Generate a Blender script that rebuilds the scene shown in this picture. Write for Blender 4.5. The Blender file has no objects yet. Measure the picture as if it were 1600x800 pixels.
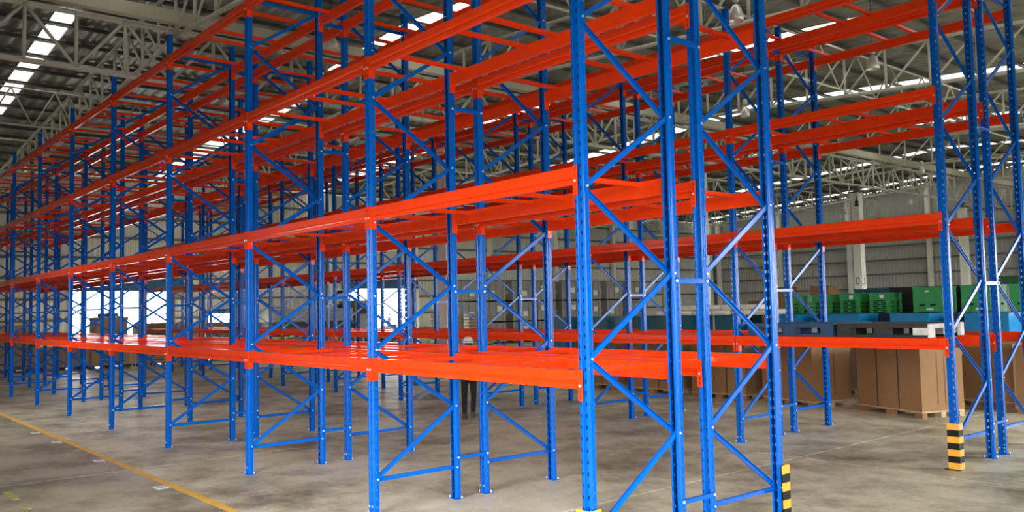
import bpy, bmesh, math, random
from mathutils import Matrix, Vector
SC = bpy.context.scene
COL = SC.collection
PI = math.pi
rnd = random.Random(7)

# ------------------------------------------------------------------ camera
def make_camera():
    f, yaw, pitch, roll = 1340.63, 2.4402, .0617, -.0214
    cy, sy, cp, sp, cr, sr = math.cos(yaw), math.sin(yaw), math.cos(pitch), math.sin(pitch), math.cos(roll), math.sin(roll)
    fw = Vector((cy*cp, sy*cp, sp)); rt = Vector((sy, -cy, 0)); up = rt.cross(fw)
    r2 = rt*cr + up*sr; u2 = up*cr - rt*sr
    cam = bpy.data.cameras.new('camera'); o = bpy.data.objects.new('camera', cam); COL.objects.link(o)
    cam.sensor_width = 36; cam.lens = 36*f/1600; cam.clip_end = 500; cam.clip_start = .05
    m = Matrix((r2, u2, -fw)).transposed().to_4x4(); m.translation = (4.9678, -4.9399, 2.1960)
    o.matrix_world = m
    SC.camera = o
make_camera()

# ------------------------------------------------------------------ world, daylight, exposure
W = bpy.data.worlds.new('sky'); SC.world = W; W.use_nodes = True
nt = W.node_tree; bg = nt.nodes['Background']
bg.inputs[0].default_value = (.95, .98, 1.0, 1); bg.inputs[1].default_value = 1.0
SC.view_settings.view_transform = 'Standard'; SC.view_settings.look = 'None'
SC.view_settings.gamma = 1; SC.view_settings.use_curve_mapping = False
SC.view_settings.exposure = 4.28
SKY_PANEL = .10            # brightness of the daylight in the translucent roof sheets

# building measures: ridge at X = XR, eave walls X0 and X1, gable walls Y0 and Y1
XR, X0, X1, Y0, Y1 = -17.0, -42.0, 6.6, -6.0, 58.0
DOORS_X1 = [(-5.4, .8, 4.2), (10.5, 15.0, 4.2), (19.0, 28.0, 4.2), (34.0, 45.0, 4.2)]             # openings in the wall at X1 (y range, height); last one added to light the back
DOORS_Y0 = [(-17.4, -14.2, 4.0), (-3.2, 1.0, 3.7)]   # the first is an unseen opening added to brighten the left floor, closed below                               # openings in the wall at Y0 (x range, height)
DOORS_X0 = [(5.83, 10.85, 3.55), (12.6, 14.0, 2.3), (21.2, 25.9, 3.65)]
def portal(name, loc, rot, sx, sy):
    l = bpy.data.lights.new(name, 'AREA'); l.shape = 'RECTANGLE'; l.size = sx; l.size_y = sy
    l.cycles.is_portal = True
    o = bpy.data.objects.new(name, l); COL.objects.link(o); o.location = loc; o.rotation_euler = rot
for a, b, h in DOORS_X1: portal('door_daylight', (X1+.1, (a+b)/2, h/2), (0, PI/2, 0), h, b-a)
for a, b, h in DOORS_Y0: portal('door_daylight', ((a+b)/2, Y0-.1, h/2), (PI/2, 0, 0), b-a, h)

# ------------------------------------------------------------------ materials
def mat(name, col, rough=.5, metal=0., var=0., scale=3., bump=0., spec=.5, stretch=None, emit=None, coat=0., var_rough=0.):
    m = bpy.data.materials.new(name); m.use_nodes = True
    nt = m.node_tree; p = nt.nodes['Principled BSDF']
    p.inputs['Base Color'].default_value = (*col, 1); p.inputs['Roughness'].default_value = rough
    p.inputs['Metallic'].default_value = metal; p.inputs['Specular IOR Level'].default_value = spec
    p.inputs['Coat Weight'].default_value = coat
    if emit is not None:
        p.inputs['Emission Color'].default_value = (*emit[:3], 1); p.inputs['Emission Strength'].default_value = emit[3]
    if var or bump or var_rough:
        tc = nt.nodes.new('ShaderNodeTexCoord'); mp = nt.nodes.new('ShaderNodeMapping'); nz = nt.nodes.new('ShaderNodeTexNoise')
        nt.links.new(tc.outputs['Object'], mp.inputs[0]); nt.links.new(mp.outputs[0], nz.inputs['Vector'])
        if stretch: mp.inputs['Scale'].default_value = stretch
        nz.inputs['Scale'].default_value = scale; nz.inputs['Detail'].default_value = 6
        if var:
            rp = nt.nodes.new('ShaderNodeValToRGB')
            rp.color_ramp.elements[0].position = .3; rp.color_ramp.elements[1].position = .7
            rp.color_ramp.elements[0].color = (*[c*(1-var) for c in col], 1)
            rp.color_ramp.elements[1].color = (*[min(1, c*(1+var)) for c in col], 1)
            nt.links.new(nz.outputs[0], rp.inputs[0]); nt.links.new(rp.outputs[0], p.inputs['Base Color'])
        if var_rough:
            mr = nt.nodes.new('ShaderNodeMapRange'); mr.inputs[3].default_value = rough-var_rough; mr.inputs[4].default_value = rough+var_rough
            nt.links.new(nz.outputs[0], mr.inputs[0]); nt.links.new(mr.outputs[0], p.inputs['Roughness'])
        if bump:
            b = nt.nodes.new('ShaderNodeBump'); b.inputs['Strength'].default_value = bump; b.inputs['Distance'].default_value = .02
            nt.links.new(nz.outputs[0], b.inputs['Height']); nt.links.new(b.outputs[0], p.inputs['Normal'])
    return m
M = {}
M['blue'] = mat('blue_paint', (.0, .108, .50), .18, var=.05, scale=2, spec=.2)
M['orange'] = mat('orange_paint', (.86, .050, .005), .14, var=.06, scale=3, spec=.35)
M['zinc'] = mat('zinc_bolt', (.75, .76, .78), .35, .6)
M['yellow'] = mat('yellow_paint', (.80, .36, .012), .5, var=.1, scale=6)
M['line'] = mat('yellow_floor_paint', (.86, .50, .07), .55, var=.12, scale=5)
M['black'] = mat('black_paint', (.008, .008, .008), .6, spec=.2)
M['steel'] = mat('grey_painted_steel', (.60, .59, .50), .45, var=.1, scale=1.5)
M['steel_dark'] = mat('dark_purlin_steel', (.13, .13, .115), .5, .3, var=.15, scale=2)
M['roof'] = mat('roof_sheet_underside', (.27, .27, .23), .38, .35, var=.4, scale=.9, bump=.5, stretch=(1, 2.5, 1))
M['cream'] = mat('ridge_flashing', (.60, .57, .44), .5, var=.06)
M['skylight'] = mat('translucent_roof_sheet', (.8, .8, .8), .6, emit=(1, .98, .93, SKY_PANEL))
M['clad'] = mat('grey_wall_cladding', (.46, .46, .41), .5, var=.08, scale=.6)
M['clad_light'] = mat('pale_wall_cladding', (.70, .69, .60), .5, var=.08, scale=.6)  # cladding lightened to stand for light on the end wall
M['girt'] = mat('dark_girt_steel', (.15, .15, .135), .6)  # darkened to carry the girts' shade; also joints, frames and battens
M['column'] = mat('painted_column', (.84, .83, .74), .6, var=.06, scale=1)
M['navy'] = mat('blue_door_header', (.01, .07, .15), .5)
M['card'] = mat('cardboard', (.28, .15, .06), .8, var=.12, scale=1.2)
M['card_light'] = mat('light_cardboard', (.50, .36, .20), .8, var=.12, scale=1.2)
M['strap'] = mat('dark_strap', (.06, .04, .025), .5)
M['wood'] = mat('pale_pallet_wood', (.48, .36, .22), .8, var=.25, scale=5, stretch=(1, 6, 6))
M['pl_black'] = mat('black_plastic', (.008, .008, .008), .5, var=.2, scale=8)
M['pl_dblue'] = mat('dark_blue_plastic', (.008, .04, .10), .45, var=.15, scale=6)
M['pl_white'] = mat('worn_whitewashed_wood', (.62, .60, .55), .7, var=.2, scale=9)
M['bin_blue'] = mat('blue_bin_plastic', (.004, .20, .46), .45, var=.1, scale=4)
M['bin_teal'] = mat('teal_bin_plastic', (.004, .105, .155), .45, var=.1, scale=4)  # teal stack, and the left blue bins with shade put into the colour
M['green'] = mat('green_plastic', (.035, .32, .085), .45, var=.1, scale=4)
M['dgreen'] = mat('dark_green_plastic', (.012, .10, .035), .45, var=.1, scale=4)
M['paper'] = mat('white_paper', (.86, .86, .83), .7)
M['ink'] = mat('dark_print', (.03, .03, .03), .7)
M['inkgrey'] = mat('grey_print', (.40, .38, .42), .7)
M['sack'] = mat('white_woven_sack', (.90, .87, .76), .8, var=.1, scale=5, bump=.3)
M['bag'] = mat('brown_paper_sack', (.36, .28, .19), .8, var=.15, scale=5, bump=.3)
M['crate'] = mat('grey_shipping_crate', (.33, .33, .29), .55, var=.12, scale=1.5)
M['film'] = mat('cloudy_stretch_film', (.42, .42, .40), .2, var=.3, scale=4)
M['white'] = mat('white_helmet_plastic', (.82, .82, .78), .35)
M['skin'] = mat('skin', (.45, .26, .17), .55)
M['hair'] = mat('black_hair', (.012, .010, .009), .6)
M['trouser'] = mat('black_trousers', (.012, .012, .014), .85, var=.2, scale=9)
M['shirt'] = mat('dark_work_shirt', (.03, .035, .05), .85, var=.2, scale=9)
M['boot'] = mat('brown_boots', (.06, .038, .022), .6, var=.2, scale=20)
M['tyre'] = mat('tyre_rubber', (.015, .015, .015), .8)
M['truck'] = mat('grey_truck_body', (.30, .30, .26), .5, var=.12, scale=3)
M['lamp'] = mat('aluminium_reflector', (.78, .78, .74), .35, .4)
M['rope'] = mat('black_cord', (.02, .02, .02), .7)
M['ground'] = mat('outside_asphalt', (.11, .11, .105), .8, var=.1, scale=.5)
M['sheet'] = mat('blue_grey_plastic_film', (.33, .36, .46), .2, var=.15, scale=10)
M['yellow_worn'] = mat('worn_yellow_tape', (.48, .45, .14), .6, var=.35, scale=14)

def floor_material():
    m = bpy.data.materials.new('stained_concrete'); m.use_nodes = True; nt = m.node_tree; p = nt.nodes['Principled BSDF']
    N = nt.nodes.new; L = nt.links.new
    g = N('ShaderNodeNewGeometry')
    def noise(sc, scale, det=6, rough=.6):
        mp = N('ShaderNodeMapping'); mp.inputs['Scale'].default_value = sc; L(g.outputs['Position'], mp.inputs[0])
        n = N('ShaderNodeTexNoise'); n.inputs['Scale'].default_value = scale; n.inputs['Detail'].default_value = det; n.inputs['Roughness'].default_value = rough
        L(mp.outputs[0], n.inputs['Vector']); return n
    a = noise((1, 1, 1), .33, 7, .62); b = noise((1, 1, 1), 1.1, 8, .7); c = noise((1, 1, 1), 14, 4, .6)
    mx = N('ShaderNodeMath'); mx.operation = 'ADD'; L(a.outputs[0], mx.inputs[0]); L(b.outputs[0], mx.inputs[1])
    m2 = N('ShaderNodeMath'); m2.operation = 'MULTIPLY_ADD'; L(c.outputs[0], m2.inputs[0]); m2.inputs[1].default_value = .18; L(mx.outputs[0], m2.inputs[2])
    r = N('ShaderNodeValToRGB'); e = r.color_ramp.elements
    mr = N('ShaderNodeMapRange'); mr.inputs[1].default_value = .82; mr.inputs[2].default_value = 1.30; L(m2.outputs[0], mr.inputs[0])
    e[0].position = 0; e[0].color = (.14, .122, .08, 1); e[1].position = 1; e[1].color = (.80, .75, .56, 1)
    k = e.new(.38); k.color = (.42, .385, .27, 1); k = e.new(.66); k.color = (.64, .595, .43, 1)
    L(mr.outputs[0], r.inputs[0])
    sx = N('ShaderNodeSeparateXYZ'); L(g.outputs['Position'], sx.inputs[0])
    ed = N('ShaderNodeMapRange'); ed.inputs[1].default_value = -1.12; ed.inputs[2].default_value = -1.0; ed.inputs[3].default_value = .64; ed.inputs[4].default_value = 1; L(sx.outputs[1], ed.inputs[0])
    vm = N('ShaderNodeVectorMath'); vm.operation = 'SCALE'; L(r.outputs[0], vm.inputs[0]); L(ed.outputs[0], vm.inputs['Scale'])
    L(vm.outputs[0], p.inputs['Base Color'])
    rr = N('ShaderNodeMapRange'); rr.inputs[3].default_value = .58; rr.inputs[4].default_value = .40; L(b.outputs[0], rr.inputs[0]); L(rr.outputs[0], p.inputs['Roughness'])
    p.inputs['Specular IOR Level'].default_value = .35
    bp = N('ShaderNodeBump'); bp.inputs['Strength'].default_value = .06; bp.inputs['Distance'].default_value = .01; L(c.outputs[0], bp.inputs['Height']); L(bp.outputs[0], p.inputs['Normal'])
    return m
M['floor'] = floor_material()

# ------------------------------------------------------------------ mesh helpers
class MB:
    """collects faces with material slots; mesh(name) makes ONE mesh"""
    def __init__(s, *mats): s.v = []; s.f = []; s.mi = []; s.mats = mats; s.sm = []
    def face(s, idx, mi=0, smooth=False): s.f.append(idx); s.mi.append(mi); s.sm.append(smooth)
    def box(s, x0, x1, y0, y1, z0, z1, mi=0, M4=None):
        b = len(s.v); P = [(x, y, z) for z in (z0, z1) for y in (y0, y1) for x in (x0, x1)]
        if M4 is not None: P = [tuple(M4 @ Vector(p)) for p in P]
        s.v += P
        for q in ((0, 2, 3, 1), (4, 5, 7, 6), (0, 1, 5, 4), (2, 6, 7, 3), (0, 4, 6, 2), (1, 3, 7, 5)): s.face([b+i for i in q], mi)
        return s
    def prism(s, prof, A, B, mi=0, caps=True, closed=True, smooth=False):
        """prof: list of (a,b) -> A(a,b) start point, B(a,b) end point"""
        b = len(s.v); n = len(prof)
        s.v += [tuple(A(*p)) for p in prof] + [tuple(B(*p)) for p in prof]
        for i in range(n if closed else n-1):
            j = (i+1) % n; s.face([b+i, b+j, b+n+j, b+n+i], mi, smooth)
        if caps and closed: s.face([b+i for i in reversed(range(n))], mi); s.face([b+n+i for i in range(n)], mi)
        return s
    def tube(s, p, q, r, n=8, mi=0, r2=None, caps=True):
        p, q = Vector(p), Vector(q); d = (q-p).normalized()
        u = d.orthogonal().normalized(); w = d.cross(u); r2 = r if r2 is None else r2
        b = len(s.v)
        for c, rr in ((p, r), (q, r2)): s.v += [tuple(c+(u*math.cos(2*PI*i/n)+w*math.sin(2*PI*i/n))*rr) for i in range(n)]
        for i in range(n): j = (i+1) % n; s.face([b+i, b+j, b+n+j, b+n+i], mi, True)
        if caps: s.face([b+i for i in reversed(range(n))], mi); s.face([b+n+i for i in range(n)], mi)
        return s
    def lathe(s, prof, n=16, mi=0, c=(0, 0, 0)):
        b = len(s.v)
        for r, z in prof: s.v += [(c[0]+r*math.cos(2*PI*i/n), c[1]+r*math.sin(2*PI*i/n), c[2]+z) for i in range(n)]
        for k in range(len(prof)-1):
            for i in range(n): j = (i+1) % n; s.face([b+k*n+i, b+k*n+j, b+(k+1)*n+j, b+(k+1)*n+i], mi, True)
        return s
    def mesh(s, name):
        me = bpy.data.meshes.new(name); me.from_pydata(s.v, [], s.f)
        for m in s.mats: me.materials.append(m)
        me.polygons.foreach_set('material_index', s.mi); me.polygons.foreach_set('use_smooth', s.sm)
        me.update(); return me
def put(name, me, parent=None, loc=(0, 0, 0), rot=(0, 0, 0), sc=None):
    o = bpy.data.objects.new(name, me); COL.objects.link(o); o.location = loc; o.rotation_euler = rot
    if sc: o.scale = sc
    if parent is not None: o.parent = parent
    return o
def tag(o, label, cat, group=None):
    o['label'] = label; o['category'] = cat
    if group: o['group'] = group
    return o
def thing(name, label, cat, loc=(0, 0, 0), rz=0, group=None):
    return tag(put(name, None, None, loc, (0, 0, rz)), label, cat, group)
def struct(name, me, parent=None, loc=(0, 0, 0), rot=(0, 0, 0)):
    o = put(name, me, parent, loc, rot)
    if parent is None: o['kind'] = 'structure'
    return o
def copy_tree(o, parent=None):
    c = o.copy(); COL.objects.link(c)
    if parent is not None: c.parent = parent
    for ch in list(o.children): copy_tree(ch, c)
    return c
def rbox(mat_, x, y, z, bev, seg=2, puff=0., seed=0):
    """rounded, slightly puffed box mesh (sacks)"""
    bm = bmesh.new(); bmesh.ops.create_cube(bm, size=1)
    bmesh.ops.scale(bm, vec=(x, y, z), verts=bm.verts)
    bmesh.ops.bevel(bm, geom=bm.edges[:], offset=bev, segments=seg, affect='EDGES', profile=.6)
    me = bpy.data.meshes.new('sack'); bm.to_mesh(me); bm.free(); me.materials.append(mat_)
    r = random.Random(seed)
    for v in me.vertices:
        v.co.z += puff*(1-(2*v.co.x/x)**2)*(1-(2*v.co.y/y)**2)*(1 if v.co.z > 0 else 0)+r.uniform(-1, 1)*z*.04
    for p in me.polygons: p.use_smooth = True
    return me

# ------------------------------------------------------------------ floor, ground outside
fl = MB(M['girt']); fl.box(X0, X1, Y0, Y1, -.3, -.012)
FLOOR = struct('floor', fl.mesh('floor'))
xs = [X0] + [-1.9-6.3*k for k in range(6, -1, -1)] + [4.4, X1]
ys = [Y0, -3.1, 6.1, 15.3, 24.5, 33.7, 42.9, 52.1, Y1]
for i in range(len(xs)-1):
    for j in range(len(ys)-1):
        g = .011
        s = MB(M['floor']).box(xs[i]+g, xs[i+1]-g, ys[j]+g, ys[j+1]-g, -.012, 0)
        put('floor_slab', s.mesh('floor_slab'), FLOOR)
gd = MB(M['ground'])
for a in ((X0-60, X0, -80, 120), (X1, X1+60, -80, 120), (X0, X1, -80, Y0), (X0, X1, Y1, 120)): gd.box(*a, -.4, -.02)
o = struct('trim_1', gd.mesh('outside_ground'))

# ------------------------------------------------------------------ walls: corrugated cladding, girts, posts
def clad_panel(mb, a0, a1, z0, z1, fn, zt=None, pitch=.26, dep=.035):
    """corrugated sheet along a; fn(a, off, z) -> point; zt(a) gives a sloped top"""
    pts = []; a = a0; k = 0
    seq = ((0, 0), (.45, 0), (.55, 1), (.95, 1))
    while a < a1-1e-6:
        for t, o in seq:
            x = a+t*pitch
            if x < a1: pts.append((x, o*dep))
        a += pitch
    pts.append((a1, 0))
    b = len(mb.v)
    for x, o in pts:
        top = zt(x) if zt else z1
        for oo in (o, o+.05): mb.v += [tuple(fn(x, oo, z0)), tuple(fn(x, oo, top))]
    for i in range(len(pts)-1):
        q = b+4*i
        mb.face([q, q+4, q+5, q+1]); mb.face([q+2, q+3, q+7, q+6]); mb.face([q+1, q+5, q+7, q+3]); mb.face([q, q+2, q+6, q+4])
SL = .065
ZB = 9.35                                        # truss bottom chord at the ridge line
def zroof(x): return ZB - SL*abs(x-XR) + 1.75
def wall(name, axis, at, a0, a1, doors, m, inward, girt_step=1.05, post_step=6.2):
    mb = MB(m)
    fn = (lambda a, o, z: (at-inward*o, a, z)) if axis == 'x' else (lambda a, o, z: (a, at-inward*o, z))
    zt = (lambda a: zroof(at)) if axis == 'x' else (lambda a: zroof(a))
    cuts = sorted(doors); a = a0; spans = []
    for d0, d1, h in cuts:
        if d0 > a: clad_panel(mb, a, d0, 0, None, fn, zt); spans.append((a, d0, 0))
        clad_panel(mb, d0, d1, h, None, fn, zt); spans.append((d0, d1, h)); a = d1
    clad_panel(mb, a, a1, 0, None, fn, zt); spans.append((a, a1, 0))
    w = struct(name, mb.mesh(name))
    def P(a_, b_, d0, d1, z0, z1, nm, mm):
        g = MB(mm)
        lo, hi = sorted((at+inward*d0, at+inward*d1))
        if axis == 'x': g.box(lo, hi, a_, b_, z0, z1)
        else: g.box(a_, b_, lo, hi, z0, z1)
        put(nm, g.mesh(nm), w)
    z = girt_step
    while z < zroof(at if axis == 'x' else a0)-.3:
        runs = []; cur = None
        for s0, s1, h in spans:
            if z > h:
                if cur is None: cur = [s0, s1]
                else: cur[1] = s1
            elif cur: runs.append(cur); cur = None
        if cur: runs.append(cur)
        for r0, r1 in runs: P(r0, r1, .002, .10, z-.06, z+.06, 'girt', M['girt'])
        z += girt_step
    p = a0+1.0
    while p < a1-.3:
        if not any(d0-.3 < p < d1+.3 for d0, d1, h in doors):
            P(p-.14, p+.14, .1, .42, 0, (zroof(at) if axis == 'x' else zroof(p))-.1, 'wall_post', M['column'])
        p += post_step
    return w, P
wX0, PX0 = wall('wall_left', 'x', X0, Y0, Y1, DOORS_X0, M['clad_light'], 1, post_step=6.25)
wY1, PY1 = wall('wall_back', 'y', Y1, X0, X1, [], M['clad'], -1, post_step=6.1)
wX1, PX1 = wall('wall_right', 'x', X1, Y0, Y1, DOORS_X1, M['clad'], -1)
wY0, PY0 = wall('wall_front', 'y', Y0, X0, X1, DOORS_Y0, M['clad'], 1)
PY0(DOORS_Y0[0][0], DOORS_Y0[0][1], -.06, -.01, 0, 1.75, 'sill_panel', M['clad'])  # unseen panel added to keep the opening's glare off the low beams
for a, b, h in (DOORS_X0[0], DOORS_X0[2]): PX0(a-.2, b+.4, .02, .5, h, h+.62, 'door_header', M['navy'])
PX0(12.4, 14.2, .02, .2, 2.3, 2.55, 'door_header', M['navy'])
for i, (a, b, h) in enumerate(DOORS_X0):
    mb = MB(M['girt'])
    for q in (a, b): mb.box(X0, X0+.2, q-.06, q+.06, 0, h)
    struct('door_%d' % (i+1), mb.mesh('door_frame'))

# ------------------------------------------------------------------ roof: sheets, skylight strips, purlins
STRIPS = [(.62, 1.2)] + [(9.2*k+.25, 9.2*k+1.3) for k in range(1, 7)]
roof_parts = []
ceil = MB(M['roof'])
ys_, cur = [], Y0
for a, b in STRIPS: ys_.append((cur, a)); cur = b
ys_.append((cur, Y1))
for sg, xe in ((-1, X0), (1, X1)):
    for a, b in ys_:
        n = 0; q = len(ceil.v); y = a; pts = []
        while y < b-1e-6:
            for t, o in ((0, 0), (.12, .03), (.2, .03), (.32, 0)):
                if y+t < b: pts.append((y+t, o))
            y += .4
        pts.append((b, 0))
        for (y, o) in pts:
            for up in (0, .04): ceil.v += [(XR, y, zroof(XR)+o+up), (xe, y, zroof(xe)+o+up)]
        for i in range(len(pts)-1):
            k = q+4*i; ceil.face([k, k+4, k+5, k+1]); ceil.face([k+2, k+3, k+7, k+6]); 
CEIL = struct('ceiling', ceil.mesh('ceiling'))
wn = 1
for a, b in STRIPS:
    mb = MB(M['skylight'])
    for xe in (X0, X1):
        q = len(mb.v)
        for up in (.0, .02): mb.v += [(XR, a-.03, zroof(XR)+.045+up), (xe, a-.03, zroof(xe)+.045+up), (xe, b+.03, zroof(xe)+.045+up), (XR, b+.03, zroof(XR)+.045+up)]
        mb.face([q, q+1, q+2, q+3]); mb.face([q+4, q+7, q+6, q+5])
    struct('window_%d' % wn, mb.mesh('roof_window')); wn += 1
pm = MB(M['steel_dark']).prism([(-.035, .10), (.035, .10), (.035, .12), (-.02, .12), (-.02, .20), (.035, .20), (.035, .22), (-.035, .22)],
    lambda a, b: (a, Y0+.1, b), lambda a, b: (a, Y1-.1, b)).mesh('purlin')
for sg in (-1, 1):
    d = .5
    while d < (24.6 if sg < 0 else 23.3):
        x = XR+sg*d; put('purlin', pm, CEIL, (x, 0, zroof(x)-.235)); d += 1.5
rf = MB(M['cream']).box(XR-.13, XR+.13, Y0+.1, Y1-.1, 9.66, 9.98).mesh('ridge_beam')
put('ridge_beam', rf, CEIL)

# ------------------------------------------------------------------ roof trusses, girder, bracing trusses, columns
H = 1.35; PN = 1.35
slen = math.sqrt(1+SL*SL)
ang = math.atan(SL)
def unit_tube(r, l, n=6, m='steel'): return MB(M[m]).tube((0, 0, 0), (0, 0, l), r, n).mesh('tube')
vert_me = unit_tube(.045, H); 
dl = math.sqrt(PN**2+(H-SL*PN)**2); diag_me = unit_tube(.036, dl)
chordL = {-1: 24.7, 1: 23.4}
chord_me = {(s, r): unit_tube(r, chordL[s]*slen, 8) for s in (-1, 1) for r in (.055, .06)}
TRUSS_Y = [2.5, 11.75, 21.0, 30.3, 39.5, 48.7]
ords = ['nearest', 'second nearest', 'third nearest', 'fourth nearest', 'fifth nearest', 'farthest']
for i, ty in enumerate(TRUSS_Y):
    t = thing('roof_truss', 'grey tubular sloping roof truss, %s of the six crossing under the roof' % ords[i], 'roof truss', (XR, ty, 0), 0, 'sloping roof trusses')
    for s in (-1, 1):
        a = PI/2+s*0
        put('bottom_chord', chord_me[(s, .06)], t, (0, 0, ZB), (0, s*(PI/2+ang), 0))
        put('top_chord', chord_me[(s, .055)], t, (0, 0, ZB+H), (0, s*(PI/2+ang), 0))
        k = 0
        while k*PN < chordL[s]-.2:
            d = k*PN; zb = ZB-SL*d
            if not (k == 0 and s < 0): put('vertical_web', vert_me, t, (s*d, 0, zb))
            if (k+1)*PN < chordL[s]:
                put('diagonal_web', diag_me, t, (s*d, 0, zb), (0, s*math.atan2(PN, H-SL*PN), 0))
            k += 1
# long girder under the ridge, on the columns
GB, GT = 8.15, 9.47
g = thing('ridge_girder', 'long grey lattice girder running lengthways under the roof ridge on the columns', 'girder', (XR, Y0, 0))
cm = MB(M['steel']).prism([(-.09, 0), (.09, 0), (.09, .025), (.015, .025), (.015, .11), (-.015, .11), (-.015, .025), (-.09, .025)], lambda a, b: (a, .3, b), lambda a, b: (a, Y1-Y0-.2, b)).mesh('chord')
put('bottom_chord', cm, g, (0, 0, GB-.05)); put('top_chord', cm, g, (0, 0, GT+.05), (0, PI, 0))
gv = unit_tube(.05, GT-GB); gdl = math.hypot(1.1, GT-GB); gdm = unit_tube(.042, gdl)
k = 0; y = -.93-1.1*4
while y < Y1-.4:
    put('vertical_web', gv, g, (0, y-Y0, GB))
    if y+1.1 < Y1-.3:
        th = math.atan2(1.1, GT-GB)
        if k % 2 == 0: put('diagonal_web', gdm, g, (0, y-Y0, GT), (PI+th, 0, 0))
        else: put('diagonal_web', gdm, g, (0, y-Y0, GB), (-th, 0, 0))
    y += 1.1; k += 1
# light bracing trusses, parallel to the girder
bt_lab = {-34.5: 'thin grey zigzag bracing truss near the far eave, lengthways under the roof', -26.0: 'thin grey zigzag bracing truss seen at upper left behind the ridge girder',
          -8.5: 'thin grey zigzag bracing truss lengthways under the roof above the rack ends', .5: 'thin grey zigzag bracing truss lengthways under the roof nearest the camera'}
for bx, lab in bt_lab.items():
    zb = ZB-SL*abs(bx-XR); hh = 1.3; p = 1.15
    if bx == -26.0: zb -= .33; hh = 1.2; p = .64
    t = thing('bracing_truss', lab, 'roof truss', (bx, Y0, 0), 0, 'thin bracing trusses')
    me = MB(M['steel']).tube((0, .3, 0), (0, Y1-Y0-.3, 0), .03, 6).mesh('chord')
    put('bottom_chord', me, t, (0, 0, zb)); put('top_chord', me, t, (0, 0, zb+hh))
    L_ = math.hypot(p, hh); dm = unit_tube(.026, L_, 5); th = math.atan2(p, hh)
    y = .6; k = 0
    while y+p < Y1-Y0-.3:
        if k % 2 == 0: put('diagonal_web', dm, t, (0, y, zb), (-th, 0, 0))
        else: put('diagonal_web', dm, t, (0, y, zb+hh), (PI+th, 0, 0))
        y += p; k += 1
COLS = [10.95, 23.9, 36.8, 49.5]
cl = ['beige square column behind the middle of the racks left of the grey crates', 'white square column half hidden behind the second row post', 'tall white square column marked with grid sign, standing above the green crates', 'beige square column at far right behind the end of the racks']
for y, lab in zip(COLS, cl):
    c = thing('column', lab, 'column', (XR, y, 0))
    put('shaft', MB(M['column']).box(-.21, .21, -.21, .21, 0, 7.75).mesh('shaft'), c)
    put('cap_plate', MB(M['steel_dark']).box(-.3, .3, -.3, .3, 7.75, 7.82).mesh('cap_plate'), c)
    put('bearing_post', MB(M['steel_dark']).box(-.12, .12, -.12, .12, 7.82, GB-.04).mesh('bearing_post'), c)
    if lab.startswith('tall'):
        mb = MB(M['ink']); mb.tube((.12, -.212, 7.25), (.12, -.28, 7.25), .09, 12); mb.box(.03, .21, -.29, -.21, 7.05, 7.15); mb.tube((.12, -.26, 7.34), (.12, -.26, 7.55), .02, 6)
        br = put('lamp_bracket', mb.mesh('bracket'), c); br['label'] = 'black bracket lamp at the column top'
        pl = put('grid_sign', MB(M['column']).box(-.13, .13, -.232, -.208, 3.0, 3.5).mesh('sign'), c); pl['label'] = 'sign on the column face with a dark D'
        mb = MB(M['ink'])
        mb.box(-.085, -.05, -.238, -.232, 3.08, 3.42); mb.box(-.05, .05, -.238, -.232, 3.08, 3.115); mb.box(-.05, .05, -.238, -.232, 3.385, 3.42); mb.box(.045, .08, -.238, -.232, 3.115, 3.385)
        put('letter', mb.mesh('letter'), pl)
        pl = put('grid_sign', MB(M['column']).box(.208, .232, -.13, .13, 3.0, 3.5).mesh('sign'), c); pl['label'] = 'sign on the column side with a dark 1'
        mb = MB(M['ink']); mb.box(.232, .238, -.02, .03, 3.08, 3.42); mb.box(.232, .238, -.07, .08, 3.08, 3.115); mb.box(.232, .238, -.06, -.02, 3.33, 3.37)
        put('numeral', mb.mesh('numeral'), pl)

# ------------------------------------------------------------------ pallet racking
LB_, D, G = 3.3112, 1.1, .43615
YA, YB, YC, YD = 0.0, 2.63615, 6.73233, 9.36848
LV = [1.688, 3.353, 5.043, 6.670]; HT = 7.046; NB = 10
DX = .02
def post_mesh():
    PIT, NH = .0917, 76
    pts = [(0, .012), (.010, .012), (.016, 0), (.023, 0), (.039, 0), (.046, 0), (.05, .004), (.05, .018), (.05, .026), (.05, .042), (.05, .050), (.05, .056), (.043, .063), (.043, .078), (.041, .080), (.022, .080)]
    holes = {3: (.030, .0), 7: (.014, .2), 9: (.014, .7)}          # strip index -> (hole height, phase)
    bm = bmesh.new()
    for sx in (1, -1):
        for i in range(len(pts)-1):
            (a, b), (c, d) = pts[i], pts[i+1]
            def quad(z0, z1):
                q = [(sx*a, b-.04, z0), (sx*c, d-.04, z0), (sx*c, d-.04, z1), (sx*a, b-.04, z1)]
                vs = [bm.verts.new(p) for p in (q if sx > 0 else q[::-1])]; bm.faces.new(vs)
            if i in holes:
                hh, ph = holes[i]; z = .004; 
                for k in range(NH):
                    zc = (k+.5+ph*.5)*PIT
                    quad(z, zc-hh/2); z = zc+hh/2
                quad(z, HT)
            else: quad(.004, HT)
    bmesh.ops.remove_doubles(bm, verts=bm.verts, dist=1e-5)
    bmesh.ops.recalc_face_normals(bm, faces=bm.faces)
    # make sure the web faces outward (-y)
    bm.faces.ensure_lookup_table()
    bmesh.ops.solidify(bm, geom=bm.faces[:], thickness=.0025)
    me = bpy.data.meshes.new('post'); bm.to_mesh(me); bm.free(); me.materials.append(M['blue']); return me
POST = post_mesh()
mb = MB(M['blue'], M['zinc']); mb.box(-.085, .085, -.06, .06, 0, .006)
for x, y in ((-.068, -.035), (.068, .035)): mb.tube((x, y, .006), (x, y, .035), .008, 6, 1); mb.tube((x, y, .006), (x, y, .018), .014, 6, 1)
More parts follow.
